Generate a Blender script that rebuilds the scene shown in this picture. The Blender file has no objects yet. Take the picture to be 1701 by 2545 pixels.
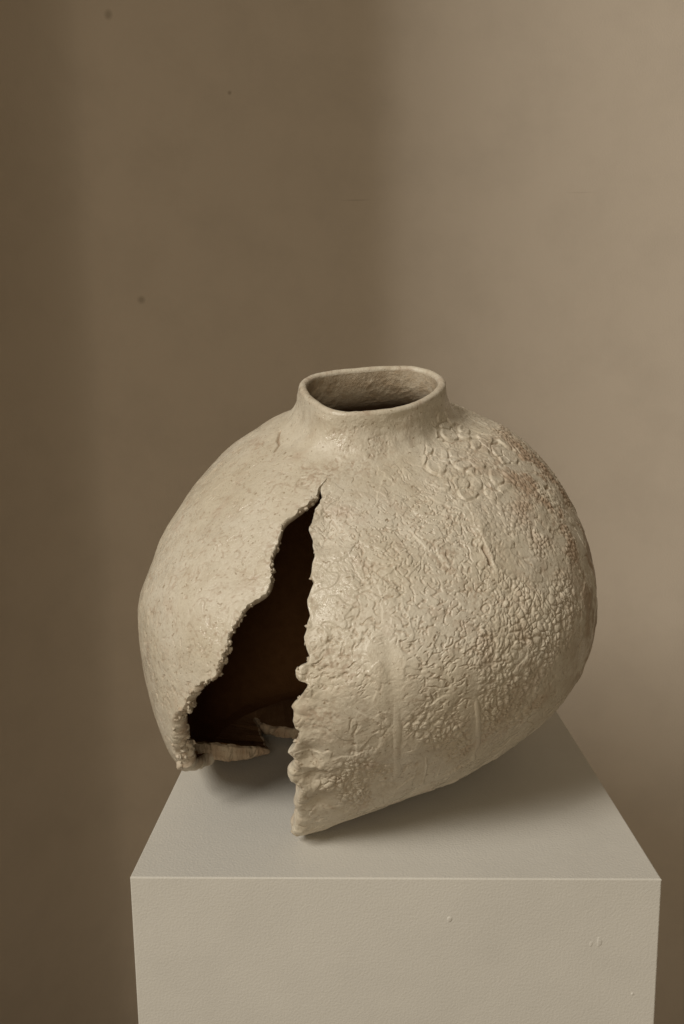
import bpy, math
import numpy as np
from mathutils import Matrix, Vector

# ------------------------------------------------------------------ camera
scene = bpy.context.scene
CAM_H = 0.40192
cam_data = bpy.data.cameras.new('camera')
cam = bpy.data.objects.new('camera', cam_data)
scene.collection.objects.link(cam)
cam_data.sensor_fit = 'HORIZONTAL'
cam_data.sensor_width = 36.0
cam_data.lens = 36.0 * 1904.0 / 1701.0
cam_data.clip_start = 0.02
cam_data.clip_end = 60.0
right = Vector((0.99961706, 0.0246717, -0.01253127))
up = Vector((0.00879217, 0.14621227, 0.98921417))
back = -Vector((-0.02623782, 0.98894554, -0.14593937))
m = Matrix.Identity(4)
for i in range(3):
    m[i][0], m[i][1], m[i][2] = right[i], up[i], back[i]
m[2][3] = CAM_H
cam.matrix_world = m
scene.camera = cam

# ------------------------------------------------------------------ light
WALL_Y = 1.60            # back wall
WALL_X = -0.635          # left wall, holds the window that lights the vase
JAMB_Y = 0.535           # far jamb of that window
world = bpy.data.worlds.new('World')
scene.world = world
world.use_nodes = True
wb = world.node_tree.nodes['Background']
wb.inputs['Color'].default_value = (1.0, 0.75, 0.44, 1)
wb.inputs['Strength'].default_value = 0.080


def area_light(name, loc, target, sx, sy, power, color):
    d = bpy.data.lights.new(name, 'AREA')
    d.shape = 'RECTANGLE'
    d.size, d.size_y = sx, sy
    d.energy = power
    d.color = color
    o = bpy.data.objects.new(name, d)
    o.location = loc
    o.rotation_euler = (Vector(target) - Vector(loc)).to_track_quat('-Z', 'Y').to_euler()
    scene.collection.objects.link(o)
    return o


# soft daylight in the window opening, and the brighter strip of sky seen through it from further off
area_light('window_light', (-3.65, -2.62, 4.25), (0.0, 0.84, 0.10), 1.6, 2.5, 256.0, (1.0, 0.945, 0.85))
area_light('sky_strip_light', (-3.0, -3.1, 4.25), (0.0, 0.84, 0.10), 0.24, 2.5, 46.0, (1.0, 0.945, 0.85))
# weak warm fill lamp added behind the camera, stands for no known source
area_light('fill_light', (-0.3, -3.6, 1.3), (-0.2, 1.0, 0.5), 1.7, 2.2, 41.0, (1.0, 0.86, 0.66))

vs = scene.view_settings
vs.view_transform = 'Standard'
vs.look = 'None'
vs.exposure = 0.0
vs.gamma = 1.0
vs.use_curve_mapping = False


# ------------------------------------------------------------------ helpers
def link(o, parent=None):
    scene.collection.objects.link(o)
    if parent is not None:
        o.parent = parent
    return o


def raw_mesh(name, verts, quads, mat, parent=None, smooth=True, normals=None, attrs=None, mats=None, midx=None):
    verts = np.ascontiguousarray(verts, dtype=np.float32)
    me = bpy.data.meshes.new(name)
    if isinstance(quads, np.ndarray):
        n = len(quads)
        k = quads.shape[1]
        me.vertices.add(len(verts))
        me.vertices.foreach_set('co', verts.ravel())
        me.loops.add(n * k)
        me.loops.foreach_set('vertex_index', np.ascontiguousarray(quads, dtype=np.int32).ravel())
        me.polygons.add(n)
        me.polygons.foreach_set('loop_start', np.arange(0, n * k, k, dtype=np.int32))
        me.update(calc_edges=True)
    else:
        me.from_pydata([tuple(map(float, v)) for v in verts], [], quads)
        me.update()
    for mt in (mats or [mat]):
        me.materials.append(mt)
    if midx is not None:
        me.polygons.foreach_set('material_index', np.asarray(midx, dtype=np.int32))
    me.polygons.foreach_set('use_smooth', np.full(len(me.polygons), smooth, dtype=bool))
    if attrs:
        for an, av in attrs.items():
            a = me.attributes.new(an, 'FLOAT', 'POINT')
            a.data.foreach_set('value', np.ascontiguousarray(av, dtype=np.float32))
    if normals is not None:
        me.normals_split_custom_set_from_vertices(np.ascontiguousarray(normals, dtype=np.float32))
    return link(bpy.data.objects.new(name, me), parent)


def grid_quads(nr, nc, flip=False):
    i, j = np.meshgrid(np.arange(nr - 1), np.arange(nc - 1), indexing='ij')
    a = (i * nc + j).ravel()
    q = np.stack([a, a + 1, a + nc + 1, a + nc], 1)
    return q[:, ::-1] if flip else q


def unit(v):
    return v / np.maximum(np.linalg.norm(v, axis=-1, keepdims=True), 1e-12)


def grid_normals(P):
    du = np.gradient(P, axis=0)
    dv = np.gradient(P, axis=1)
    return unit(np.cross(dv, du))


def sm(x, a, b):
    t = np.clip((x - a) / (b - a), 0, 1)
    return t * t * (3 - 2 * t)


# vectorised gradient noise and cell noise
def hash3(i, j, k, seed):
    h = (i.astype(np.uint32) * np.uint32(374761393) + j.astype(np.uint32) * np.uint32(668265263)
         + k.astype(np.uint32) * np.uint32(2147483647 - 58) + np.uint32(seed * 9781 + 17))
    h = (h ^ (h >> np.uint32(13))) * np.uint32(1274126177)
    h = (h ^ (h >> np.uint32(16))) * np.uint32(2246822519)
    return h ^ (h >> np.uint32(15))


def perlin(P, f, seed=0):
    p = np.asarray(P, dtype=np.float32) * f
    i0 = np.floor(p).astype(np.int64)
    fr = p - i0
    w = fr * fr * fr * (fr * (fr * 6 - 15) + 10)
    out = 0
    for dx in (0, 1):
        for dy in (0, 1):
            for dz in (0, 1):
                h = hash3(i0[..., 0] + dx, i0[..., 1] + dy, i0[..., 2] + dz, seed)
                gx = ((h & 1023).astype(np.float32) / 511.5 - 1)
                gy = (((h >> np.uint32(10)) & 1023).astype(np.float32) / 511.5 - 1)
                gz = (((h >> np.uint32(20)) & 1023).astype(np.float32) / 511.5 - 1)
                d = gx * (fr[..., 0] - dx) + gy * (fr[..., 1] - dy) + gz * (fr[..., 2] - dz)
                ww = ((w[..., 0] if dx else 1 - w[..., 0]) * (w[..., 1] if dy else 1 - w[..., 1])
                      * (w[..., 2] if dz else 1 - w[..., 2]))
                out = out + d * ww
    return out


def worley(P, cell, seed=0):
    p = np.asarray(P, dtype=np.float32) / cell
    i0 = np.floor(p).astype(np.int64)
    f1 = np.full(p.shape[:-1], 9.0, np.float32)
    f2 = f1.copy()
    for dx in (-1, 0, 1):
        for dy in (-1, 0, 1):
            for dz in (-1, 0, 1):
                c = (i0[..., 0] + dx, i0[..., 1] + dy, i0[..., 2] + dz)
                h = hash3(*c, seed)
                ax = c[0] + (h & 1023).astype(np.float32) / 1023 - p[..., 0]
                ay = c[1] + ((h >> np.uint32(10)) & 1023).astype(np.float32) / 1023 - p[..., 1]
                az = c[2] + ((h >> np.uint32(20)) & 1023).astype(np.float32) / 1023 - p[..., 2]
                d = np.sqrt(ax * ax + ay * ay + az * az)
                f2 = np.minimum(f2, np.maximum(f1, d))
                f1 = np.minimum(f1, d)
    return f1, f2


# ------------------------------------------------------------------ materials
def new_mat(name):
    mt = bpy.data.materials.new(name)
    mt.use_nodes = True
    nt = mt.node_tree
    b = nt.nodes['Principled BSDF']
    return mt, nt, b


def nd(nt, kind, **kw):
    n = nt.nodes.new(kind)
    for k, v in kw.items():
        if k in n.inputs:
            n.inputs[k].default_value = v
        else:
            setattr(n, k, v)
    return n


def noise_node(nt, coord, scale, detail=4.0, rough=0.55):
    n = nd(nt, 'ShaderNodeTexNoise', Scale=scale, Detail=detail, Roughness=rough)
    nt.links.new(coord, n.inputs['Vector'])
    return n.outputs['Fac']


def ramp(nt, fac, stops):
    r = nd(nt, 'ShaderNodeValToRGB')
    el = r.color_ramp.elements
    while len(el) < len(stops):
        el.new(0.5)
    for e, (p, c) in zip(el, stops):
        e.position = p
        e.color = (c, c, c, 1) if isinstance(c, (int, float)) else (*c, 1)
    nt.links.new(fac, r.inputs['Fac'])
    return r.outputs['Color']


def mix(nt, fac, a, b, blend='MIX'):
    n = nd(nt, 'ShaderNodeMix', data_type='RGBA', blend_type=blend)
    for sock, v in ((n.inputs['Factor'], fac), (n.inputs[6], a), (n.inputs[7], b)):
        if hasattr(v, 'is_output'):
            nt.links.new(v, sock)
        elif isinstance(v, tuple):
            sock.default_value = (*v, 1)
        else:
            sock.default_value = v
    return n.outputs[2]


def math_node(nt, op, a, b=None):
    n = nd(nt, 'ShaderNodeMath', operation=op)
    for k, v in ((0, a), (1, b)):
        if v is None:
            continue
        if hasattr(v, 'is_output'):
            nt.links.new(v, n.inputs[k])
        else:
            n.inputs[k].default_value = v
    return n.outputs[0]


def bump(nt, bsdf, height, strength, dist, prev=None):
    n = nd(nt, 'ShaderNodeBump', Strength=strength, Distance=dist)
    nt.links.new(height, n.inputs['Height'])
    if prev is not None:
        nt.links.new(prev, n.inputs['Normal'])
    nt.links.new(n.outputs['Normal'], bsdf.inputs['Normal'])
    return n.outputs['Normal']


def glaze_material():
    mt, nt, b = new_mat('cream_glaze')
    co = nd(nt, 'ShaderNodeTexCoord').outputs['Object']
    n1 = noise_node(nt, co, 14.0, 5)
    n2 = noise_node(nt, co, 70.0, 6, 0.6)
    n3 = noise_node(nt, co, 420.0, 4, 0.65)
    base = mix(nt, ramp(nt, n1, [(0.36, 0.0), (0.64, 1.0)]), (0.588, 0.524, 0.408), (0.645, 0.590, 0.487))
    base = mix(nt, ramp(nt, n2, [(0.48, 0.0), (0.70, 0.50)]), base, (0.50, 0.425, 0.32))
    base = mix(nt, ramp(nt, n3, [(0.30, 0.35), (0.50, 0.0)]), base, (0.40, 0.325, 0.235))
    base = mix(nt, ramp(nt, noise_node(nt, co, 31.0, 5, 0.62), [(0.58, 0.0), (0.70, 0.40)]), base, (0.49, 0.375, 0.285))
    clay = mix(nt, n3, (0.27, 0.18, 0.11), (0.44, 0.33, 0.235))
    at = nd(nt, 'ShaderNodeAttribute', attribute_name='clay').outputs['Fac']
    grain = ramp(nt, n3, [(0.25, 0.75), (0.7, 1.15)])
    fac = math_node(nt, 'MULTIPLY', at, grain)
    col = mix(nt, fac, base, clay)
    # small iron specks and pinholes in the glaze
    sp = ramp(nt, noise_node(nt, co, 260.0, 2, 0.5), [(0.665, 0.0), (0.71, 1.0)])
    col = mix(nt, math_node(nt, 'MULTIPLY', sp, 0.6), col, (0.24, 0.16, 0.085))
    nt.links.new(col, b.inputs['Base Color'])
    rg = math_node(nt, 'ADD', ramp(nt, noise_node(nt, co, 45.0, 5, 0.6), [(0.36, 0.17), (0.62, 0.52)]),
                   math_node(nt, 'MULTIPLY', at, 0.35))
    gl = nd(nt, 'ShaderNodeAttribute', attribute_name='gloss').outputs['Fac']
    rg = math_node(nt, 'MULTIPLY', rg, math_node(nt, 'SUBTRACT', 1.0, math_node(nt, 'MULTIPLY', gl, 0.72)))
    nt.links.new(rg, b.inputs['Roughness'])
    b.inputs['Specular IOR Level'].default_value = 0.5
    p = bump(nt, b, n3, 0.50, 0.0012)
    p = bump(nt, b, n2, 0.14, 0.003, p)
    bump(nt, b, sp, -0.8, 0.0010, p)
    return mt


def clay_material(name, c0, c1, rough=0.9):
    mt, nt, b = new_mat(name)
    co = nd(nt, 'ShaderNodeTexCoord').outputs['Object']
    n2 = noise_node(nt, co, 60.0, 6, 0.6)
    n3 = noise_node(nt, co, 380.0, 4, 0.65)
    nt.links.new(mix(nt, ramp(nt, n2, [(0.35, 0.0), (0.65, 1.0)]), c0, c1), b.inputs['Base Color'])
    b.inputs['Roughness'].default_value = rough
    b.inputs['Specular IOR Level'].default_value = 0.2
    bump(nt, b, n3, 0.5, 0.0015)
    return mt


def inner_material():
    """inside of the pot: cream slip in the neck, shade painted into the clay colour further down ('clay' attribute)"""
    mt, nt, b = new_mat('inner_clay_shade')
    co = nd(nt, 'ShaderNodeTexCoord').outputs['Object']
    n2 = noise_node(nt, co, 90.0, 6, 0.6)
    n3 = noise_node(nt, co, 420.0, 4, 0.65)
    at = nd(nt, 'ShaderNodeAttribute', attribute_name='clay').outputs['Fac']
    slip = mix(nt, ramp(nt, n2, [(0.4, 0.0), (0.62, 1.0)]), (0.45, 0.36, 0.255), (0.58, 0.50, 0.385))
    dark = mix(nt, n2, (0.13, 0.060, 0.022), (0.22, 0.115, 0.050))  # shade of the unlit inside, put into the clay colour
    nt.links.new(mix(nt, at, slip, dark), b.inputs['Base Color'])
    b.inputs['Roughness'].default_value = 0.85
    b.inputs['Specular IOR Level'].default_value = 0.080
    bump(nt, b, n3, 0.6, 0.0015)
    return mt


def paint_material(name, c0, c1, stipple, rough, marks=None):
    mt, nt, b = new_mat(name)
    co = nd(nt, 'ShaderNodeTexCoord').outputs['Object']
    n1 = noise_node(nt, co, 2.2, 4)
    n2 = noise_node(nt, co, stipple, 3, 0.5)
    n3 = noise_node(nt, co, stipple * 0.22, 3, 0.5)
    col = mix(nt, ramp(nt, n1, [(0.3, 0.0), (0.7, 1.0)]), c0, c1)
    col = mix(nt, ramp(nt, noise_node(nt, co, 7.5, 6, 0.6), [(0.45, 0.0), (0.72, 0.45)]), col, tuple(0.86 * x for x in c0))
    if marks:
        for (p, rad, sx, amt, c) in marks:      # old filled holes and scuffs, at their places on the wall
            mp = nd(nt, 'ShaderNodeMapping')
            mp.vector_type = 'POINT'
            mp.inputs['Location'].default_value = (-p[0] / sx[0], -p[1] / sx[1], -p[2] / sx[2])
            mp.inputs['Scale'].default_value = (1 / sx[0], 1 / sx[1], 1 / sx[2])
            nt.links.new(co, mp.inputs['Vector'])
            ln = nd(nt, 'ShaderNodeVectorMath', operation='LENGTH')
            nt.links.new(mp.outputs[0], ln.inputs[0])
            f = ramp(nt, math_node(nt, 'DIVIDE', ln.outputs['Value'], rad * 2), [(0.15, amt), (0.5, 0.0)])
            col = mix(nt, f, col, c)
    nt.links.new(col, b.inputs['Base Color'])
    b.inputs['Roughness'].default_value = rough
    b.inputs['Specular IOR Level'].default_value = 0.3
    p = bump(nt, b, n2, 0.28, 0.0012)
    bump(nt, b, n3, 0.05, 0.003, p)
    return mt


M_GLAZE = glaze_material()
M_EDGE = M_GLAZE
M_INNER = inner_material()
M_BREAK = clay_material('broken_clay', (0.34, 0.245, 0.165), (0.50, 0.41, 0.30))
M_PLINTH = paint_material('white_plinth_paint', (0.610, 0.588, 0.535), (0.640, 0.618, 0.565), 480.0, 0.55)
M_FLOOR = paint_material('floor_paint', (0.22, 0.18, 0.13), (0.26, 0.21, 0.155), 120.0, 0.6)

# ------------------------------------------------------------------ setting
FLOOR_Z = -1.10


def boxes(name, bl, mat, kind='structure'):
    V, Fc = [], []
    for (x0, y0, z0, x1, y1, z1) in bl:
        k = len(V)
        V += [(x, y, z) for z in (z0, z1) for y in (y0, y1) for x in (x0, x1)]
        Fc += [tuple(k + q for q in f) for f in ((0, 2, 3, 1), (4, 5, 7, 6), (0, 1, 5, 4), (2, 6, 7, 3), (0, 4, 6, 2), (1, 3, 7, 5))]
    o = raw_mesh(name, np.array(V), Fc, mat, smooth=False)
    o['kind'] = kind
    return o


Y = WALL_Y
wall_marks = [
    ((-0.484, Y, 1.146), 1.0, (0.010, 0.05, 0.012), 0.45, (0.22, 0.18, 0.125)),
    ((-0.2525, Y, 0.999), 1.0, (0.005, 0.05, 0.005), 0.5, (0.20, 0.155, 0.10)),
    ((-0.447, Y, 0.6075), 1.0, (0.010, 0.05, 0.010), 0.45, (0.22, 0.18, 0.125)),
    ((-0.007, Y, 0.7935), 1.0, (0.036, 0.05, 0.0018), 0.25, (0.24, 0.19, 0.13)),
    ((0.438, Y, 0.7997), 1.0, (0.036, 0.05, 0.0016), 0.18, (0.30, 0.24, 0.17)),
]
M_WALL = paint_material('beige_wall_paint', (0.615, 0.534, 0.440), (0.635, 0.554, 0.460), 260.0, 0.7, wall_marks)
X1 = WALL_X


c0, c1, c2_ = (-0.700, 1.40), (-0.598, Y), (-0.535, Y)
arc = [tuple((1 - t) ** 2 * np.array(c0) + 2 * t * (1 - t) * np.array(c1) + t * t * np.array(c2_)) for t in np.linspace(0, 1, 90)]
path = [(X1, JAMB_Y), (-0.80, 1.20)] + arc + [(1.6, Y), (1.6, Y + 0.12), (-1.0, Y + 0.12), (-1.0, JAMB_Y)]
n = len(path)
wall = raw_mesh('wall', np.array([(x, y, z) for z in (FLOOR_Z, 2.4) for (x, y) in path]),
                [(i, (i + 1) % n, n + (i + 1) % n, n + i) for i in range(n)] + [tuple(range(n))[::-1], tuple(range(n, 2 * n))],
                M_WALL, smooth=False)
wall['kind'] = 'structure'
boxes('floor', [(-1.0, -1.4, FLOOR_Z - 0.05, 1.6, Y + 0.12, FLOOR_Z - 0.0005)], M_FLOOR)

# ------------------------------------------------------------------ plinth
PX0, PX1, PY0, PY1 = -0.2012, 0.2487, 0.5968, 1.0468
plinth = link(bpy.data.objects.new('display_plinth', None))
plinth.location = ((PX0 + PX1) / 2, (PY0 + PY1) / 2, FLOOR_Z)
plinth['label'] = 'white painted square display plinth carrying the broken vase'
plinth['category'] = 'plinth'
bpy.context.view_layer.update()
HW, HT, TK, BV = (PX1 - PX0) / 2, -FLOOR_Z, 0.018, 0.0011


def ring(hw, z):
    return [(-hw, -hw, z), (hw, -hw, z), (hw, hw, z), (-hw, hw, z)]


def loft(rings):
    V = [p for r in rings for p in r]
    Fc = [(0, 1, 2, 3)[::-1] if False else tuple(range(4))]
    for k in range(len(rings) - 1):
        for i in range(4):
            a, b2 = k * 4 + i, k * 4 + (i + 1) % 4
            Fc.append((a, a + 4, b2 + 4, b2))
    k = (len(rings) - 1) * 4
    Fc.append((k + 3, k + 2, k + 1, k))
    return np.array(V), Fc


V, Fc = loft([ring(HW - BV, HT), ring(HW - BV * 0.3, HT - BV * 0.3), ring(HW, HT - BV), ring(HW - TK, HT - TK)])
raw_mesh('top_panel', V, Fc, M_PLINTH, plinth, smooth=False)


def upright(name, rot, chamfer):
    """one upright board, mitred at its vertical edges; front and back boards carry the eased arrises"""
    e = BV if chamfer else 0.0
    prof = []
    if chamfer:
        prof = [(-HW + TK, -HW + TK), (-HW, -HW + BV), (-HW + 0.3 * BV, -HW + 0.3 * BV), (-HW + BV, -HW),
                (HW - BV, -HW), (HW - 0.3 * BV, -HW + 0.3 * BV), (HW, -HW + BV), (HW - TK, -HW + TK)]
    else:
        prof = [(-HW + TK, -HW + TK), (-HW + BV + 1e-5, -HW), (HW - BV - 1e-5, -HW), (HW - TK, -HW + TK)]
    c, s = math.cos(rot), math.sin(rot)
    n = len(prof)
    V = []
    for z in (0.0, 1.0):
        for (x, y) in prof:
            inner = abs(y + HW - TK) < 1e-6
            zz = 0.0 if z == 0 else (HT - TK - 1e-4 if inner else HT - BV - 1e-5)
            V.append((x * c - y * s, x * s + y * c, zz))
    Fc = [tuple(range(n))[::-1], tuple(range(n, 2 * n))]
    for i in range(n):
        j = (i + 1) % n
        Fc.append((i, j, n + j, n + i))
    return raw_mesh(name, np.array(V), Fc, M_PLINTH, plinth, smooth=False)


upright('front_panel', 0.0, True)
upright('back_panel', math.pi, True)
upright('side_panel', math.pi / 2, False)
upright('side_panel', -math.pi / 2, False)


def paint_blob(x, z, w, h, proud, seed):
    """a hardened drip of paint on the front board"""
    nr, nc = 8, 16
    V = [(x, -HW - proud, z)]
    for i in range(1, nr + 1):
        f = i / nr
        for j in range(nc):
            a = 2 * math.pi * j / nc
            rr = 1 + 0.12 * math.sin(3 * a + seed)
            dz = math.sin(a) * h * f * rr * (1.0 if math.sin(a) < 0 else 0.75)
            dx = math.cos(a) * w * f * rr * (1 + 0.25 * math.sin(a) * -1)
            V.append((x + dx, -HW - proud * (math.sqrt(max(0, 1 - f * f)) - 0.12 * (f == 1)), z + dz))
    Fc = [(0, 1 + (j + 1) % nc, 1 + j) for j in range(nc)]
    for i in range(nr - 1):
        for j in range(nc):
            a, b2 = 1 + i * nc + j, 1 + i * nc + (j + 1) % nc
            Fc.append((a, b2, b2 + nc, a + nc))
    raw_mesh('paint_drip', np.array(V), [f[::-1] for f in Fc], M_PLINTH, plinth)


for (x, z, w, h, pr, sd) in ((0.0477, -0.0373, 0.0022, 0.0030, 0.0006, 0.3), (0.175, -0.0576, 0.0022, 0.0055, 0.0004, 1.7),
                             (0.205, -0.107, 0.0012, 0.0014, 0.0008, 2.6), (0.168, -0.060, 0.0014, 0.0030, 0.0003, 0.9)):
    paint_blob(x, HT + z, w, h, pr, sd)

# ------------------------------------------------------------------ vase: shape tables (angles in degrees round the pot, height 0..1 along its wall)
LOW = [(.11, .0), (.158, .014), (.20, .047), (.232, .095), (.2475, .14)]
UP = [(.25, .178), (.245, .228), (.225, .278), (.188, .318), (.146, .349), (.1165, .3655), (.0930, .3765), (.0825, .390), (.0790, .408)]
NO = np.array(LOW + UP)
ARC = np.r_[0, np.cumsum(np.hypot(*np.diff(NO, axis=0).T))]
VN = ARC / ARC[-1]
VEQ, LEN = VN[5], ARC[-1]
RIMA = np.array([17, 31, 43, 56, 71, 100, 127, 141, 154, 167, 186, 210, 233, 249, 266, 300, 327, 350.])
RIMR = np.array([0.0716, 0.0776, 0.0807, 0.0818, 0.0755, 0.0658, 0.0707, 0.0794, 0.0774, 0.0736, 0.0658, 0.0629, 0.0678, 0.0658, 0.0576, 0.0532, 0.0538, 0.0583])
BA = np.array([0, 40, 90, 140, 180, 205, 225, 240, 256, 270, 285, 305, 330.])
BR = np.array([.12, .12, .125, .14, .165, .185, .195, .19, .180, .16, .135, .122, .12])
# sag of the hand-built wall round the pot's slumping axis, every 4 degrees
SAG = np.array([0.9456, 0.9481, 0.9526, 0.9582, 0.9636, 0.9696, 0.9785, 0.9907, 1.0039, 1.0157, 1.0251, 1.0312, 1.0308, 1.0226, 1.0124, 1.0056, 1.0015, 0.9988, 0.997, 0.9959, 0.995, 0.9944, 0.9938, 0.9933, 0.9927, 0.9921, 0.9915, 0.9908, 0.9899, 0.9891, 0.9897, 0.9929, 0.9943, 0.9903, 0.9832, 0.9759, 0.9681, 0.9604, 0.9546, 0.951, 0.9487, 0.9474, 0.9492, 0.959, 0.9733, 0.9817, 0.984, 0.9845, 0.9852, 0.9876, 0.9922, 0.999, 1.0083, 1.0194, 1.0287, 1.0308, 1.026, 1.0205, 1.019, 1.0217, 1.0261, 1.0287, 1.0257, 1.0133, 0.9903, 0.9643, 0.9425, 0.9259, 0.9149, 0.9064, 0.8989, 0.8955, 0.894, 0.8906, 0.8855, 0.8821, 0.8822, 0.8843, 0.8867, 0.8909, 0.8987, 0.9083, 0.916, 0.9197, 0.9223, 0.9261, 0.9315, 0.9375, 0.9422, 0.9444])
SAGA = np.arange(0, 360, 4.) + 2
AX_F, AX_R, AX_U = np.array([.0058, .9661, -.2582]), np.array([1., -.006, 0.]), np.array([.0015, .2581, .9661])
CEN = np.array([.005, .838, .178])
# outlines of the two broken lips: (angle, height)
LIP_R = np.array([(247.02, 0.8854), (247.25, 0.8765), (246.61, 0.8699), (246.6, 0.8623), (247.72, 0.8539), (249.34, 0.848), (248.71, 0.8428), (249.16, 0.8366), (248.32, 0.8262), (249.01, 0.8145), (249.24, 0.8046), (248.81, 0.7982), (249.1, 0.7925), (250.26, 0.7866), (251.25, 0.782), (251.79, 0.7738), (252.94, 0.7649), (253.67, 0.7576), (253.74, 0.7506), (253.36, 0.7418), (253.56, 0.7297), (253.68, 0.7171), (255.06, 0.7091), (254.74, 0.6958), (254.78, 0.6785), (255.39, 0.6666), (256.47, 0.6524), (256.31, 0.6433), (256.47, 0.6279), (256.34, 0.6163), (257.05, 0.6054), (257.61, 0.5953), (258.29, 0.585), (258.05, 0.5712), (256.98, 0.5673), (256.1, 0.558), (256.28, 0.5436), (256.86, 0.5382), (258.03, 0.5362), (258.74, 0.5323), (258.06, 0.5222), (257.4, 0.5064), (256.07, 0.4767), (256.28, 0.4693), (256.12, 0.4483), (256.41, 0.4346), (257.36, 0.4263), (257.15, 0.4089), (256.04, 0.3856), (254.87, 0.3714), (255.84, 0.3634), (256.88, 0.3513), (256.33, 0.3297), (255.28, 0.3186), (255.02, 0.2979), (255.94, 0.2886), (256.68, 0.2729), (255.64, 0.253), (254.78, 0.2147), (254.93, 0.192), (254.61, 0.172), (252.99, 0.1442), (251.0, 0.0792)])
LIP_L = np.array([(247.02, 0.8854), (246.51, 0.8762), (245.55, 0.8694), (245.32, 0.8616), (246.08, 0.853), (245.02, 0.8458), (244.33, 0.8349), (242.59, 0.8263), (241.93, 0.8122), (239.69, 0.804), (238.58, 0.7923), (239.24, 0.7743), (239.74, 0.7517), (240.46, 0.7331), (241.4, 0.7183), (242.68, 0.7082), (243.13, 0.6976), (243.7, 0.6863), (243.72, 0.6743), (243.22, 0.6704), (241.87, 0.6532), (240.79, 0.64), (239.92, 0.615), (239.25, 0.5898), (239.09, 0.565), (238.69, 0.5388), (238.48, 0.5027), (236.44, 0.4908), (233.07, 0.4607), (231.04, 0.4287), (229.66, 0.402), (226.24, 0.376), (224.29, 0.3428), (223.35, 0.3021), (221.96, 0.2544), (221.39, 0.2186)])
SPOT = {
    'island': [(346.5, 0.928), (349.6, 0.883), (348.8, 0.842), (314.1, 0.883), (309.4, 0.841), (322.3, 0.830)],
    'groove': [(257.3, 0.789), (266.7, 0.746), (275.9, 0.789), (267.4, 0.666), (278.7, 0.711), (280.6, 0.630), (291.7, 0.765), (264.1, 0.584), (276.3, 0.599), (287.7, 0.622), (287.1, 0.516), (290.2, 0.808), (293.1, 0.674)],
    'pebble': [(303.9, 0.589), (311.5, 0.530), (297.9, 0.475), (306.8, 0.458), (297.8, 0.382), (291.7, 0.307), (283.6, 0.356), (277.1, 0.404), (272.5, 0.293), (266.4, 0.276), (305.1, 0.361), (318.3, 0.595), (340.3, 0.751), (1.0, 0.730), (296.0, 0.557), (269.9, 0.218), (305.6, 0.648)],
    'smooth': [(312.9, 0.748), (311.5, 0.712), (272.7, 0.551), (274.4, 0.472), (275.8, 0.335), (259.1, 0.894), (278.4, 0.931), (255.6, 0.715), (264.5, 0.471), (257.4, 0.750), (258.3, 0.675), (260.1, 0.704), (215.6, 0.837), (217.2, 0.758)],
    'clay': [(244.7, 0.977), (246.8, 0.951), (246.8, 0.911), (275.8, 0.947), (236.5, 0.890), (239.9, 0.769), (258.5, 0.903), (262.5, 0.589), (264.9, 0.580), (261.0, 0.466), (332.2, 0.722), (346.6, 0.710), (333.0, 0.629), (289.4, 0.743), (294.1, 0.672), (302.5, 0.440)],
    'slit': [(301.6, 0.746), (301.4, 0.737), (301.5, 0.725), (301.4, 0.717)],
    'slit2': [(345.3, 0.760), (347.9, 0.754)],
    'slit3': [(183.0, 0.919), (192.5, 0.907), (197.9, 0.905), (202.2, 0.891)],
    'slit4': [(321.7, 0.737), (320.0, 0.723)],
    'slit5': [(355.2, 0.852), (350.2, 0.860)],
    'drip1': [(291.0, 0.511), (291.9, 0.443), (293.4, 0.369), (295.8, 0.295), (299.8, 0.216)],
    'drip2': [(282.1, 0.320), (282.9, 0.280), (283.7, 0.234), (284.5, 0.180)],
    'drip3': [(273.2, 0.608), (273.9, 0.532), (274.9, 0.429), (275.8, 0.335), (276.5, 0.225)],
    'drip4': [(287.0, 0.261), (288.5, 0.210)],
    'drip5': [(271.2, 0.242), (271.8, 0.170)],
    'ridge': [(305.3, 0.787), (302.3, 0.760), (301.2, 0.719), (302.5, 0.694)],
    'hollow': [(259.0, 0.366), (258.8, 0.309), (255.1, 0.795), (254.1, 0.781), (258.8, 0.229)],
    'lump': [(257.7, 0.479), (257.5, 0.452), (256.1, 0.375), (255.8, 0.303), (256.1, 0.242), (253.0, 0.121), (259.3, 0.525), (257.0, 0.553)],
    'gloss': [(233.0, 0.553), (231.6, 0.515), (234.6, 0.574), (240.7, 0.999)],
}


def per(a, A, V):
    a = np.asarray(a) % 360
    return np.interp(a, np.r_[A[-3:] - 360, A, A[:3] + 360], np.r_[V[-3:], V, V[:3]])


def smooth_per(A, V, w=12):
    g = np.arange(0, 360, 2.)
    v = per(g, A, V)
    k = np.exp(-.5 * (np.arange(-20, 21) * 2 / w) ** 2)
    k /= k.sum()
    return g, np.convolve(np.r_[v[-20:], v, v[:20]], k, 'valid')


def cspline(x, y, xq):
    n_ = len(x)
    h = np.diff(x)
    A = np.zeros((n_, n_))
    b = np.zeros(n_)
    A[0, 0] = A[-1, -1] = 1
    for i in range(1, n_ - 1):
        A[i, i - 1], A[i, i], A[i, i + 1] = h[i - 1], 2 * (h[i - 1] + h[i]), h[i]
        b[i] = 6 * ((y[i + 1] - y[i]) / h[i] - (y[i] - y[i - 1]) / h[i - 1])
    mm = np.linalg.solve(A, b)
    i = np.clip(np.searchsorted(x, xq) - 1, 0, n_ - 2)
    d, hh = xq - x[i], h[i]
    return (y[i] + d * ((y[i + 1] - y[i]) / hh - hh * (2 * mm[i] + mm[i + 1]) / 6) + d * d * mm[i] / 2
            + d ** 3 * (mm[i + 1] - mm[i]) / (6 * hh))


GB, VB = smooth_per(BA, BR)
GR, VR = smooth_per(RIMA, RIMR, 9)


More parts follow.
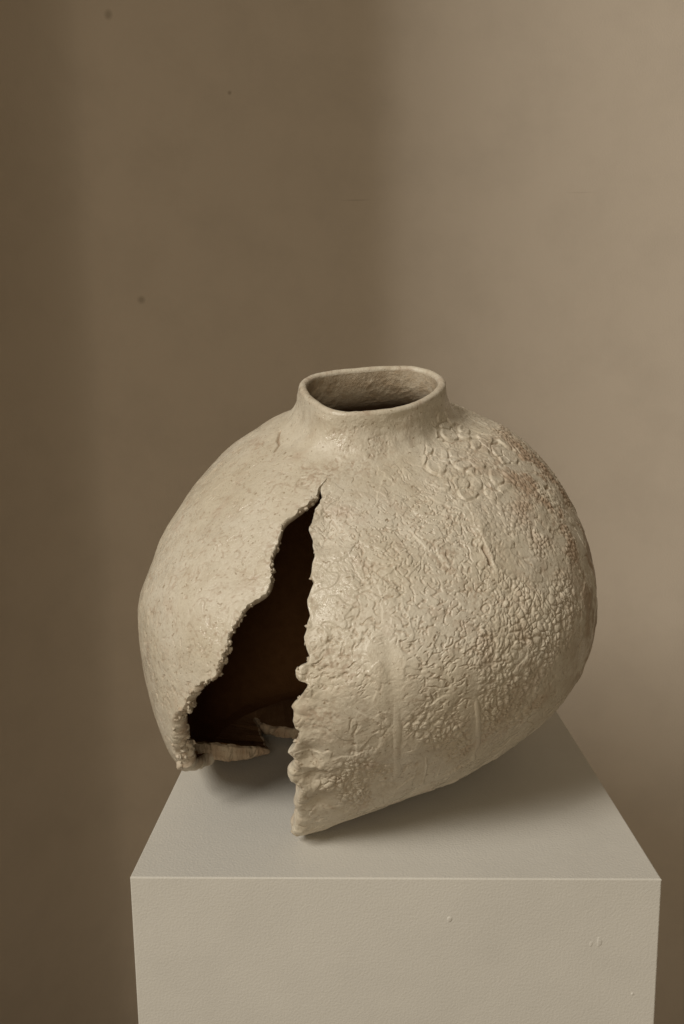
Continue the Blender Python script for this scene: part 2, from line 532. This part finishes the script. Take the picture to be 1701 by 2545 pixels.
def pot_point(th, v):
    th, v = np.broadcast_arrays(np.asarray(th, float), np.asarray(v, float))
    r, h = cspline(VN, NO[:, 0], v), cspline(VN, NO[:, 1], v)
    rb = per(th, GB, VB)
    r = np.where(v < VEQ, rb + (r - .11) * (.25 - rb) / .14, r)
    r = r * (1 + sm(v, VN[8], VN[12]) * (per(th, GR, VR) / .0735 - 1))
    q = np.clip(h / .405, 0, 1.05)
    t = np.radians(20 * sm(q, .1, 1.))
    cy, cx = .838 - .066 * q ** 1.5, .005 + .008 * q ** 2
    c, s = np.cos(np.radians(th)), np.sin(np.radians(th))
    lift = .016 * np.exp(-((((th - 212 + 180) % 360) - 180) / 32) ** 2) * (1 - sm(h, 0, .12))
    P = np.stack([cx + r * c, cy + r * s * np.cos(t), h + lift + r * s * np.sin(t)], -1)
    d = P - CEN
    a, b, cc = d @ AX_R, d @ AX_U, d @ AX_F
    kk = per(np.degrees(np.arctan2(b, a)), SAGA, SAG)
    kk = 1 + (kk - 1) * (1 - sm(v, VN[9], VN[11]))
    P = CEN + (a * kk)[..., None] * AX_R + (b * kk)[..., None] * AX_U + cc[..., None] * AX_F
    z = P[..., 2]
    P[..., 2] = np.where(z < .006, .0012 + .0048 * np.exp((z - .006) / .0048), z)
    return P


# ------------------------------------------------------------------ vase: grid that follows the break
NROW = 760
u = np.linspace(0, 1, NROW)
lipR_v, lipR_a = LIP_R[::-1, 1], LIP_R[::-1, 0] - 360
lipL_v, lipL_a = LIP_L[::-1, 1], LIP_L[::-1, 0]
TIP_V, TIP_A = LIP_R[0, 1], LIP_R[0, 0]
lipL_v2 = np.linspace(lipL_v[0], lipL_v[-1], 400)
lj = np.stack([lipL_v2 * LEN, lipL_v2 * 0, lipL_v2 * 0], -1)
lipL_a = np.interp(lipL_v2, lipL_v, lipL_a) + (1.0 * perlin(lj, 60, 92) + 1.2 * np.abs(perlin(lj, 105, 93)) + 1.0 * perlin(lj, 210, 94)) * sm(TIP_V - lipL_v2, 0, .05) * (.06 + .94 * sm(lipL_v2, .40, .47))
lipL_v = lipL_v2


def lips(v):
    a = np.interp(v, np.r_[lipR_v, TIP_V + .004, 1], np.r_[lipR_a, TIP_A - 360, TIP_A - 360])
    b = np.interp(v, np.r_[lipL_v, TIP_V + .004, 1], np.r_[lipL_a, TIP_A, TIP_A])
    return a, b


def blur(x, w):
    k = np.exp(-.5 * (np.arange(-3 * w, 3 * w + 1) / w) ** 2)
    k /= k.sum()
    return np.convolve(np.r_[np.full(3 * w, x[0]), x, np.full(3 * w, x[-1])], k, 'valid')


# column spacing: fine where the wall faces the room's front, coarser round the back
g = np.linspace(0, 1, 4001)
ang = -104 + 345 * g
dens = np.where((ang < 22) | (ang > 152), 1.0, .34)
dens = blur(dens, 60)
cum = np.r_[0, np.cumsum((dens[1:] + dens[:-1]) / 2)]
NCOL = 1340
S = np.interp(np.linspace(0, cum[-1], NCOL), cum, g)
fine = np.linspace(0, 1, 2001)
fa, fb = lips(fine)
sa, sb = blur(fa, 60), blur(fb, 60)

Ug, Sg = np.meshgrid(u, S, indexing='ij')
th0 = np.interp(Ug, fine, sa) + (np.interp(Ug, fine, sb) - np.interp(Ug, fine, sa)) * Sg
# lower edge of the left shell is broken away in a slope towards the lip
vm = np.interp(th0 % 360, [0, 180, 199, 206, 213, 219, 223, 240, 246, 250, 252, 360],
               [0, 0, 0, .07, .13, .19, .215, .215, .215, 0, 0, 0]) * (th0 > 90)
jag = perlin(np.stack([th0 * .09, np.zeros_like(th0), np.zeros_like(th0)], -1), 1.0, 91)
vm = vm + np.where(vm > .002, .03 * jag * sm(vm, 0, .06), 0)
vm = np.maximum(vm, 0)
Vg = Ug + vm * (1 - Ug) ** 4
A_, B_ = lips(Vg.ravel())
A_, B_ = A_.reshape(Vg.shape), B_.reshape(Vg.shape)
SA, SB = np.interp(Vg, fine, sa), np.interp(Vg, fine, sb)
th = SA + (SB - SA) * Sg
th = th + (A_ - SA) * np.exp(-((th - SA) / 9.0) ** 2) + (B_ - SB) * np.exp(-((th - SB) / 9.0) ** 2)
BASE = pot_point(th, Vg)
NRM = grid_normals(BASE)
if (NRM[NROW // 2] * (BASE[NROW // 2] - CEN)).sum(-1).mean() < 0:
    NRM = -NRM
    FLIP = True
else:
    FLIP = False
rad = np.hypot(BASE[..., 0] - .005, BASE[..., 1] - .838)
dR = np.radians(th - A_) * rad          # metres along the wall from the right lip
dL = np.radians(B_ - th) * rad
open_v = Vg < TIP_V
dE = np.where(open_v, np.minimum(dR, dL), 1.0)
leftshell = sm(th, 120, 165)


def spot_points(key):
    return np.array([pot_point(a, v) for a, v in SPOT[key]])


def blobs(key, r):
    out = np.zeros(BASE.shape[:2])
    for p in spot_points(key):
        d2 = ((BASE - p) ** 2).sum(-1)
        out = np.maximum(out, np.exp(-d2 / r ** 2))
    return out


def seg_dist(key):
    """distance to a polyline laid on the wall, and position 0..1 along it"""
    aa, vv = np.array(SPOT[key]).T
    n_ = 24
    tt = np.linspace(0, len(aa) - 1, n_)
    pts = pot_point(np.interp(tt, range(len(aa)), aa), np.interp(tt, range(len(aa)), vv))
    best = np.full(BASE.shape[:2], 1e3)
    lo, hi = pts.min(0) - .025, pts.max(0) + .025
    near = np.nonzero(((BASE > lo) & (BASE < hi)).all(-1))
    Q = BASE[near]
    bq = np.full(len(Q), 1e3)
    for p, q in zip(pts[:-1], pts[1:]):
        w = Q - p
        e = q - p
        t = np.clip((w @ e) / (e @ e), 0, 1)
        bq = np.minimum(bq, np.linalg.norm(w - t[:, None] * e, axis=-1))
    best[near] = bq
    return best


# ---- relief of the glaze
Pw = BASE + .007 * np.stack([perlin(BASE, 60, s) for s in (11, 12, 13)], -1)
n_big = perlin(BASE, 9, 1)
n_mid = perlin(BASE, 26, 2)
n_sm = perlin(BASE, 75, 3)
n_fine = perlin(BASE, 190, 4)
body_w = 1 - sm(Vg, VN[10], VN[11])
front = (1 - leftshell)
m_isl = sm(blobs('island', .025) + .30 * n_sm + .2 * n_mid, .10, .80) * front
m_grv = sm(blobs('groove', .040) + .35 * n_mid, .10, .80) * front * (1 - .8 * m_isl)
m_peb = sm(blobs('pebble', .026) + .34 * n_mid + .24 * n_sm, .08, .85) * front * (1 - m_isl)
m_smooth = sm(blobs('smooth', .026) + .30 * n_mid + .22 * n_sm, .22, .75)
m_clay = sm(blobs('clay', .020) + .50 * n_sm + .45 * n_mid + .35 * n_fine, .35, .95)

D = .0030 * n_big + .0013 * n_mid + .00035 * n_sm * (1 - .4 * leftshell)
clay = np.zeros_like(D)

# overall crust of the glaze, on every side
crust = np.abs(perlin(Pw, 68, 51)) * 1.0 + np.abs(perlin(Pw, 130, 52)) * .6 + np.abs(perlin(BASE, 240, 53)) * .35
amp = (.0006 * front + .0006 * leftshell) * body_w * sm(n_mid + .8 * n_big, -.25, .40) * (1 - .9 * m_smooth)
D += amp * (crust - .38) * 1.3
clay = np.maximum(clay, .55 * body_w * sm(.17 - crust, 0, .12) * (.6 + .4 * leftshell))
# crawled glaze islands: rounded plates parted by curling seams
Pv = BASE + .010 * np.stack([perlin(BASE, 38, k) for k in (14, 15, 16)], -1)
f1, f2 = worley(Pv * [1, 1, .85], .0145, 5)
e = f2 - f1
isl = sm(.66 - f1, 0, .13) * sm(e, 0, .10) - .30 * sm(.50 - f1, 0, .35) + .15 * perlin(BASE, 120, 17)
D += sm(m_isl, .25, .6) * (.0019 * isl - .0008)
clay = np.maximum(clay, .60 * sm(m_isl, .25, .6) * (1 - sm(e, .0, .08)) * sm(n_sm, -.3, .1))
# flows of thicker glaze that end in a crisp edge
ter = sm(perlin(Pv, 26, 61) + .35 * perlin(Pv, 70, 62), .02, .055) + sm(perlin(Pv, 33, 63) + .35 * perlin(Pv, 80, 64), .10, .14)
D += .0006 * front * body_w * ter * (1 - .6 * m_peb)

# broken curls and dashes where the glaze tore
grv = np.zeros_like(D)
for fq, sd, wd in ((72, 21, .045), (105, 22, .055), (140, 23, .070), (165, 24, .08)):
    q = perlin(Pw, fq, sd)
    gate = sm(perlin(BASE, fq * 1.15, sd + 40), .02, .20)
    grv = np.maximum(grv, np.exp(-(q / wd) ** 2) * gate)
m_g2 = np.maximum(m_grv, .35 * m_isl)
D -= m_g2 * (1 - .75 * m_smooth) * .0010 * sm(grv, .15, .9)
D += m_g2 * .0005 * perlin(Pw, 85, 27)
clay = np.maximum(clay, .50 * sm(grv, .5, 1.) * m_g2 * (1 - .7 * m_smooth))
# faint wrinkles elsewhere on the body, including the smooth left shell
st = BASE * [1.0, 1.0, .55]
q = perlin(st, 120, 31)
gate = sm(perlin(BASE, 90, 32), .08, .28)
wr = np.exp(-(q / .06) ** 2) * gate * body_w
D -= .0008 * wr * (1 - m_g2)
clay = np.maximum(clay, .38 * wr * (1 - m_g2))
pit = sm(perlin(BASE, 210, 33), .34, .50) * sm(n_mid + .3 * n_big, -.35, .1)
D -= .0006 * pit
clay = np.maximum(clay, .50 * pit)

# pebbled, coral-like skin
keep = m_peb * (1 - .92 * m_smooth)
f1, f2 = worley(Pw * [1, 1, .75], .0052, 6)
pb = np.clip(1 - 1.0 * f1 * f1, 0, 1) * sm(f2 - f1, 0, .20)
f1b, f2b = worley(BASE, .0082, 7)
pbb = np.clip(1 - 1.1 * f1b * f1b, 0, 1) * sm(f2b - f1b, 0, .25)
fine_p = sm(n_mid + .5 * n_sm, -.12, .22)
hp = .0018 * pb * (.45 + .55 * fine_p) + .0014 * pbb * (1 - .6 * fine_p)
D += keep * (hp - .0012)
clay = np.maximum(clay, keep * .50 * sm(.32 - pb, 0, .3) * sm(n_sm + n_mid, -.25, .25))
clay = np.maximum(clay, keep * .35 * sm(perlin(BASE, 34, 35), .10, .35))

# fine orange-peel over the whole front and side
f1c, f2c = worley(BASE, .0050, 8)
D += leftshell * body_w * .00040 * (np.clip(1 - f1c * f1c, 0, 1) - .5) * sm(n_sm + n_mid, -.3, .2)
D += front * (1 - .6 * m_smooth) * .00040 * (np.clip(1 - f1c * f1c, 0, 1) - .5) * sm(n_mid + n_sm, -.3, .3)
# grainier skin towards the shoulder on the right
m_sh = sm(th, -66, -38) * (1 - sm(th, 40, 70)) * sm(Vg, .60, .70) * (1 - sm(Vg, .90, .95)) * (1 - m_isl) * (1 - m_peb)
m_sh = m_sh * sm(n_mid + .6 * n_sm + .10, -.15, .30)
gr = np.clip(1 - 1.1 * f1c * f1c, 0, 1) * sm(f2c - f1c, 0, .3)
D += m_sh * (.0012 * gr - .0006)
clay = np.maximum(clay, .30 * m_sh * sm(.35 - gr, 0, .3))
# bare clay patches
spk = sm(perlin(BASE, 330, 37) + .6 * perlin(BASE, 170, 38), -.05, .30)
D -= .0007 * m_clay - .0005 * m_clay * perlin(BASE, 420, 36)
clay = np.maximum(clay, .62 * m_clay * spk)
# reddish bare skin towards the right side of the belly
sideband = sm(th, -52, -22) * (1 - sm(th, 30, 60)) * sm(Vg, .25, .45) * (1 - sm(Vg, .80, .92))
clay = np.maximum(clay, .95 * sideband * sm(n_mid + .6 * n_sm + .4 * n_fine, -.25, .35))

# smooth run of thick glaze and the raised patch's edge
D += .0007 * m_smooth * (1 - m_peb * .3)
rd = seg_dist('ridge')
D += .0016 * np.exp(-(rd / .007) ** 2)
for k, dep, wd in (('slit', .0050, .0016), ('slit2', .0040, .0016), ('slit3', .0030, .0011), ('slit4', .0030, .0013), ('slit5', .002, .001)):
    sd_ = seg_dist(k) + .0006 * n_fine
    c_ = np.exp(-(sd_ / wd) ** 2)
    D -= dep * c_
    clay = np.maximum(clay, .8 * c_)
# the runs of glaze smooth out what they cover
for k in ('drip1', 'drip2', 'drip3', 'drip4', 'drip5'):
    wgt = np.exp(-(seg_dist(k) / .0062) ** 2)
    smoothD = .0030 * n_big + .0013 * n_mid
    D = D + (smoothD - D) * .85 * wgt
    clay = clay * (1 - .9 * wgt)
# thick rolled glaze along the broken lips
roll = np.exp(-(dE / .0075) ** 2)
D += roll * (.0003 + .0010 * perlin(BASE, 48, 41) + .0014 * n_sm + (.0012 * n_fine + .0008 * np.abs(perlin(BASE, 130, 42))) * sm(Vg, .40, .50))
rlow = np.exp(-(np.where(open_v, dR, 1) / .020) ** 2) * (1 - sm(Vg, .50, .60))
D += rlow * (.0022 * perlin(BASE, 36, 43))
clay = np.maximum(clay, rlow * .5 * sm(perlin(BASE, 50, 44), .08, .3) * (1 - roll))
D += .0018 * blobs('lump', .0065) - .0050 * blobs('hollow', .011)
D += .0009 * n_sm * (1 - body_w) + .0014 * n_mid * (1 - body_w)          # neck
clay = np.where(Vg > VN[11], np.maximum(clay * .6, .22 * sm(n_mid + .5 * n_sm, .1, .4)), clay)
D = D * sm(1 - Vg, 0, .012)
TIDY = np.where((D < -.006), -.006, D)
OUT = BASE + NRM * TIDY[..., None]
OUT[..., 2] = np.maximum(OUT[..., 2], .0010)
ON = grid_normals(OUT) * (-1 if FLIP else 1)
# make the closed part above the tip of the break join without a seam
for i in range(NROW):
    if Vg[i, 0] >= TIP_V + .004:
        OUT[i, -1] = OUT[i, 0]
        nn = unit(ON[i, 0] + ON[i, -1])
        ON[i, 0] = ON[i, -1] = nn

vase = link(bpy.data.objects.new('ceramic_vase', None))
vase['label'] = 'large cream crackle-glazed ceramic vase, split open down its side, on white plinth'
vase['category'] = 'vase'
ORIG = np.array([.005, .838, 0.0])
vase.location = ORIG.tolist()


def vpart(name, P, quads, mat, normals=None, attrs=None, parent=None, **kw):
    o = raw_mesh(name, np.asarray(P).reshape(-1, 3) - ORIG, quads, mat, None, True,
                 None if normals is None else np.asarray(normals).reshape(-1, 3), attrs, **kw)
    o.parent = parent or vase
    return o


gloss = np.maximum(sm(blobs('gloss', .024) + .5 * n_sm + .4 * n_fine, .30, .70), .7 * m_smooth * (1 - clay))
SPLIT = int(np.searchsorted(u, VN[11]))
body = vpart('body', OUT[:SPLIT + 1], grid_quads(SPLIT + 1, NCOL, FLIP), M_GLAZE, ON[:SPLIT + 1], {'clay': clay[:SPLIT + 1].ravel(), 'gloss': gloss[:SPLIT + 1].ravel()})
neck = vpart('neck', OUT[SPLIT:], grid_quads(NROW - SPLIT, NCOL, FLIP), M_GLAZE, ON[SPLIT:], {'clay': clay[SPLIT:].ravel(), 'gloss': gloss[SPLIT:].ravel()})

# ---- inner wall (same rows, fewer columns)
ci = np.unique(np.r_[np.arange(0, NCOL, 5), NCOL - 1])
thick = .0115 - .0030 * sm(Vg, VN[9], VN[12]) + .0060 * (1 - sm(Vg, .25, .42))
thick = thick * (1 - np.exp(-(dE / .012) ** 2) * sm(Vg, .38, .50) * (.42 + .5 * n_sm))
INF = BASE - NRM * (thick + .0010 * n_mid + .0004 * n_sm)[..., None]
zmin = np.maximum(OUT[..., 2] * 0 + .004, 0)
INF[..., 2] = np.maximum(INF[..., 2], zmin)
for i in range(NROW):
    if Vg[i, 0] >= TIP_V + .004:
        INF[i, -1] = INF[i, 0]
LIN = SPLIT - 30
f1d, f2d = worley(INF[LIN:], .0058, 9)
grit = .0011 * (np.clip(1 - f1d * f1d, 0, 1) - .5) * sm(1 - Vg[LIN:], 0, .02) * sm(n_mid[LIN:] + .3, 0, .4)
grit = grit * sm(np.arange(NROW - LIN), 0, 12)[:, None]
INF[LIN:] = INF[LIN:] + NRM[LIN:] * grit[..., None]
for cc_ in (0, NCOL - 1):
    nlow = int(np.searchsorted(u, TIP_V - .03))
    INF[:nlow, cc_] = np.stack([blur(INF[:nlow, cc_, k], 7) for k in range(3)], -1)
IN = INF[:, ci]
dark = 1 - sm(Vg[:, ci] + .02 * n_mid[:, ci], VN[9] + .01, VN[11])  # how far the painted shade replaces the slip
IN_N = -grid_normals(IN) * (-1 if FLIP else 1)
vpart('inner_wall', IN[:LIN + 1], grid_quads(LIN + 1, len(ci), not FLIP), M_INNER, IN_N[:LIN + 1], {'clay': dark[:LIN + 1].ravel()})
c2 = np.unique(np.r_[np.arange(0, NCOL, 2), NCOL - 1])
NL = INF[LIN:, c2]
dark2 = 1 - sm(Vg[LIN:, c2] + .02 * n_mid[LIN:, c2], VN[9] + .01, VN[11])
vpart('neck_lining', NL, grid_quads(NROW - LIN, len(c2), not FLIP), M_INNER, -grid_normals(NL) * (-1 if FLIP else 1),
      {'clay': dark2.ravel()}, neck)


# ---- rounded strips that close the wall: rim, two broken lips, broken foot
def edge_strip(name, Po, Pi, outdir, bulge, lump, seed, mat, seg=10, a0=None, a1=None, parent=None):
    """Po, Pi: outer / inner edge points (n,3); outdir: direction out of the wall's edge"""
    ph = np.linspace(0, np.pi, seg + 1)
    mid, half = (Po + Pi) / 2, (Po - Pi) / 2
    w = np.linalg.norm(half, axis=-1, keepdims=True)
    rows = []
    for p in ph:
        q = mid + half * np.cos(p) + outdir * w * bulge * np.sin(p)
        k = np.sin(p)
        if np.any(lump):
            qq = q + unit(half) * (p * .006)
            nz = perlin(qq, 45, seed) * 1.1 + np.abs(perlin(qq, 85, seed + 1)) * 1.0 + perlin(qq, 240, seed + 2) * .22 + perlin(qq, 420, seed + 4) * .10
            n2 = perlin(qq, 90, seed + 3) + .3 * perlin(qq, 250, seed + 6)
            q = q + outdir * (lump * k * nz)[:, None] + unit(half) * (lump * .6 * k * n2)[:, None]
        q[:, 2] = np.maximum(q[:, 2], .0011)
        rows.append(q)
    G = np.stack(rows, 0)
    Nn = grid_normals(G)
    f = False
    if (Nn[seg // 2] * outdir).sum(-1).mean() < 0:
        f = True
        Nn = -Nn
    at = None
    if a0 is not None:
        cl = a0 + (a1 - a0) * sm(ph, .8, 2.4)[:, None] + .9 * perlin(G, 80, seed + 5) + .5 * perlin(G, 210, seed + 7)
        at = {'clay': np.clip(cl, 0, 1).ravel()}
    return vpart(name, G, grid_quads(len(ph), G.shape[1], f), mat, Nn, at, parent)

def crumbs(name, Po, Pi, od, lowness, count, seed, parent):
    """small fused beads of glaze and clay along a broken lip"""
    rng = np.random.default_rng(seed)
    nu, nv = 13, 9
    uu, vv = np.meshgrid(np.linspace(0, 2 * np.pi, nu), np.linspace(0, np.pi, nv))
    sph = np.stack([np.cos(uu) * np.sin(vv), np.sin(uu) * np.sin(vv), np.cos(vv)], -1)
    Vs, Qs, As = [], [], []
    q0 = grid_quads(nv, nu)
    for k in range(count):
        i = int(rng.uniform(0, len(Po)))
        if np.linalg.norm(od[i]) < .12:
            continue
        half = (Po[i] - Pi[i]) / 2
        w = np.linalg.norm(half)
        o_ = od[i] / np.linalg.norm(od[i])
        a_ = rng.uniform(-.95, 1.0)
        c_ = (Po[i] + Pi[i]) / 2 + half * a_ + o_ * w * (.45 * math.sqrt(max(0, 1 - a_ * a_)) * np.linalg.norm(od[i]) + rng.uniform(-.12, .12))
        rad_ = rng.uniform(.0009, .0023) * (1 + .45 * lowness[i]) * (1.4 if rng.random() < .12 else 1)
        sc = rng.uniform(.55, 1.5, 3)
        c_ = c_ - o_ * rad_ * rng.uniform(.1, .55)
        p = sph * sc * rad_
        p = c_ + p * (1 + .75 * perlin(sph * 1.3 + k * 3.1, 1.0, seed) + .55 * perlin(sph * 2.9 + k * 3.1, 1.0, seed + 1))[..., None]
        Qs.append(q0 + len(Vs) * nu * nv)
        Vs.append(p.reshape(-1, 3))
        As.append(np.full(nu * nv, np.clip(rng.normal(.28, .12), 0, .5)))
    o = vpart(name, np.concatenate(Vs), np.concatenate(Qs), M_GLAZE, None, {'clay': np.concatenate(As)}, parent)
    o['kind'] = 'stuff'


updir = unit(np.gradient(OUT, axis=0)[-1])
edge_strip('rim', OUT[-1], INF[-1], updir, 0.9, .0007, 51, M_GLAZE, a0=.05, a1=.15, parent=neck)
rows = np.where(Vg[:, 0] < TIP_V + .003)[0]
for col, sgn, name, a0, a1, bl, lp in ((0, -1, 'broken_edge', .03, .40, .45, .0026), (NCOL - 1, 1, 'broken_edge', .10, .80, .40, .0034)):
    rr = rows if col == 0 else np.where(Vg[:, -1] < TIP_V + .003)[0]
    Po, Pi = OUT[rr, col], INF[rr, col]
    tang = unit(np.gradient(np.stack([blur(Po[:, k], 10) for k in range(3)], -1), axis=0))
    od = unit(np.cross(tang, NRM[rr, col]))
    ref = OUT[rr, col] - OUT[rr, 40 if col == 0 else NCOL - 41]
    od = np.where(((od * ref).sum(-1) < 0)[:, None], -od, od)
    gapw = np.radians(np.maximum((A_[rr, 0] + 360) - B_[rr, 0], 0)) * rad[rr, col]
    od = od * sm(gapw, .002, .025)[:, None]
    lowness = 1 - sm(Vg[rr, col], .42, .60)
    od = od * (.45 + .55 * lowness)[:, None]
    lip_o = edge_strip(name, Po, Pi, od, bl, lp * (1 + .9 * lowness), 61 if col == 0 else 71, M_GLAZE, a0=a0, a1=a1)
    crumbs('edge_beads', Po, Pi, od, lowness, 14 if col == 0 else 150, 5 + col, lip_o)
foot_dir = -unit(np.gradient(OUT, axis=0)[0])
edge_strip('foot_edge', OUT[0], INF[0], foot_dir, .45, .0065, 81, M_GLAZE, a0=.15, a1=.35)

# ---- what is left of the floor of the pot, broken along its front
ringP = (OUT[0] + INF[0]) / 2
sel = np.where((th[0] > -106) & (th[0] < 211))[0][::6]
outer = ringP[sel]
brk = np.array([(-.1775, .7450), (-.1735, .7600), (-.1650, .7760), (-.1570, .7770), (-.1470, .7765), (-.1380, .7820), (-.127, .7850),
                (-.1139, .7955), (-.1045, .8020), (-.1100, .8130), (-.1131, .8250),
                (-.1190, .8440), (-.1255, .8665), (-.1330, .8850), (-.1225, .8640), (-.1006, .8490), (-.0860, .8440), (-.0740, .8400), (-.050, .826),
                (-.030, .800), (-.012, .765), (-.010, .735), (-.018, .705), (-.030, .690)])
t = np.linspace(0, len(brk) - 1, 240)
bx = np.stack([np.interp(t, range(len(brk)), brk[:, k]) for k in (0, 1)], -1)
bj = np.stack([bx[:, 0], bx[:, 1], np.zeros(len(bx))], -1)
bx[:, 0] += .0012 * perlin(bj, 120, 95)
bx[:, 1] += .0024 * perlin(bj, 75, 96) + .0022 * perlin(bj, 200, 97)


def floor_z(xy):
    d = ((xy[:, None, :] - outer[None, :, :2]) ** 2).sum(-1) + 1e-5
    w = 1 / d ** 1.5
    return (w * outer[None, :, 2]).sum(1) / w.sum(1)


outline = np.r_[outer[:, :2], bx]
zb = floor_z(bx)
zb = zb + np.interp(t, [0, 1, 2, 4], [.010, .006, .003, 0])
z0 = np.maximum(np.r_[outer[:, 2], zb] - .004, .0015)
no, nbk = len(outer), len(bx)
N_ = len(outline)
TH = .0150
thv = np.r_[np.full(no, TH), np.interp(t, [0, 4, 6, 8, 10, 12, 14, 17, 23], [.020, .019, .015, .006, .007, .010, .012, .013, .013])]
lay = []
for f, ins in ((0.0, .0020), (.25, .0003), (.6, 0.0), (.9, .0006), (1.0, .0030)):
    xy = outline.copy()
    q = np.c_[xy, np.full(N_, f * .02)]
    wob2 = perlin(q, 170, 98) * .0026 + perlin(q, 380, 99) * .0016
    nrm2 = np.gradient(xy, axis=0)
    nrm2 = unit(np.stack([nrm2[:, 1], -nrm2[:, 0]], -1))
    isb = (np.arange(N_) >= no)[:, None]
    xy = xy + np.where(isb, nrm2 * (wob2[:, None] - ins), 0)
    lay.append(np.c_[xy, z0 + thv * f + np.where(isb[:, 0], perlin(q, 95, 101) * .0035 * f, 0)])
V = np.concatenate(lay)
import bmesh
from mathutils.geometry import delaunay_2d_cdt
bm = bmesh.new()
bv = [bm.verts.new((V[i] - ORIG).tolist()) for i in range(len(V))]
for k in range(len(lay) - 1):
    for i in range(N_):
        j = (i + 1) % N_
        fce = bm.faces.new((bv[k * N_ + i], bv[k * N_ + j], bv[(k + 1) * N_ + j], bv[(k + 1) * N_ + i]))
        fce.material_index = 0 if i >= no else 1
for k in (0, len(lay) - 1):
    L2 = lay[k]
    cv, _, cf, _, _, _ = delaunay_2d_cdt([Vector(p[:2]) for p in L2], [(i, (i + 1) % N_) for i in range(N_)], [], 1, 1e-6)
    cv = np.array([tuple(p) for p in cv])
    near = ((cv[:, None] - L2[None, :, :2]) ** 2).sum(-1)
    ni, nd_ = near.argmin(1), near.min(1)
    vv_ = [bv[k * N_ + i] if d < 1e-9 else bm.verts.new((*(c - ORIG[:2]), L2[i, 2])) for c, i, d in zip(cv, ni, nd_)]
    for f in cf:
        try:
            bm.faces.new([vv_[q] for q in f]).material_index = 1
        except ValueError:
            pass
bmesh.ops.recalc_face_normals(bm, faces=bm.faces[:])
me = bpy.data.meshes.new('base')
bm.to_mesh(me)
bm.free()
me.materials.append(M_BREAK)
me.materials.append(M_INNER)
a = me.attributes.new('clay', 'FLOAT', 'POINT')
a.data.foreach_set('value', np.full(len(me.vertices), .92, dtype=np.float32))  # inside of the floor takes most of the painted shade colour
base_o = link(bpy.data.objects.new('base', me), vase)


# ---- runs of glaze that stand proud of the wall
from mathutils.bvhtree import BVHTree


def drip(key, w0, w1, bead, proud):
    aa, vv = np.array(SPOT[key]).T
    n_ = 60
    tt = np.linspace(0, len(aa) - 1, n_)
    a, v = np.interp(tt, range(len(aa)), blur(aa, 1)), np.interp(tt, range(len(aa)), vv)
    rows = []
    for k in range(n_):
        f = k / (n_ - 1)
        # nearest vertex of the wall grid
        p = pot_point(a[k], v[k])
        rows.append(p)
    C = np.array(rows)
    flat = OUT.reshape(-1, 3)
    idx = []
    for p in C:
        near = np.argmin(((OUT[::3, ::3] - p) ** 2).sum(-1))
        idx.append(near)
    sub = OUT[::3, ::3].reshape(-1, 3)
    subn = NRM[::3, ::3].reshape(-1, 3)
    N0 = subn[idx]
    hgt = ((sub[idx] - C) * N0).sum(-1)
    hgt = blur(hgt, 4)
    C = C + N0 * hgt[:, None]
    C = np.stack([blur(C[:, k], 2) for k in range(3)], -1)
    C[:, 0] += .0035 * perlin(C, 28, 19)
    T = unit(np.gradient(C, axis=0))
    Sd = unit(np.cross(T, N0))
    f = np.linspace(0, 1, n_)
    wid = w0 + (w1 - w0) * f
    wid = wid * (1 + .18 * perlin(C, 110, 15)) + bead * np.exp(-((f - .95) / .05) ** 2)
    env = np.sqrt(np.clip(1 - ((f - .95) / .05).clip(0, 1) ** 2, 0, 1)) * sm(f, 0, .5) * (.8 + .5 * perlin(C, 60, 18))
    ns = 10
    G = []
    for k in range(ns + 1):
        p = np.pi * k / ns
        G.append(C + Sd * (wid * np.cos(p) * (.25 + .75 * env))[:, None] + N0 * ((proud + bead * .5 * np.exp(-((f - .95) / .05) ** 2)) * env * np.sin(p) - .0010)[:, None])
    G = np.stack(G, 0)
    Nn = grid_normals(G)
    fl = (Nn[ns // 2] * N0).sum(-1).mean() < 0
    vpart('glaze_drip', G, grid_quads(ns + 1, n_, fl), M_GLAZE, -Nn if fl else Nn,
          {'clay': np.zeros(G.shape[0] * G.shape[1])}, body)


drip('drip1', .0044, .0030, .0008, .0027)
drip('drip2', .0026, .0018, .0014, .0030)
drip('drip3', .0072, .0044, .0006, .0020)
drip('drip4', .0022, .0018, .0010, .0026)
drip('drip5', .0022, .0013, .0006, .0016)
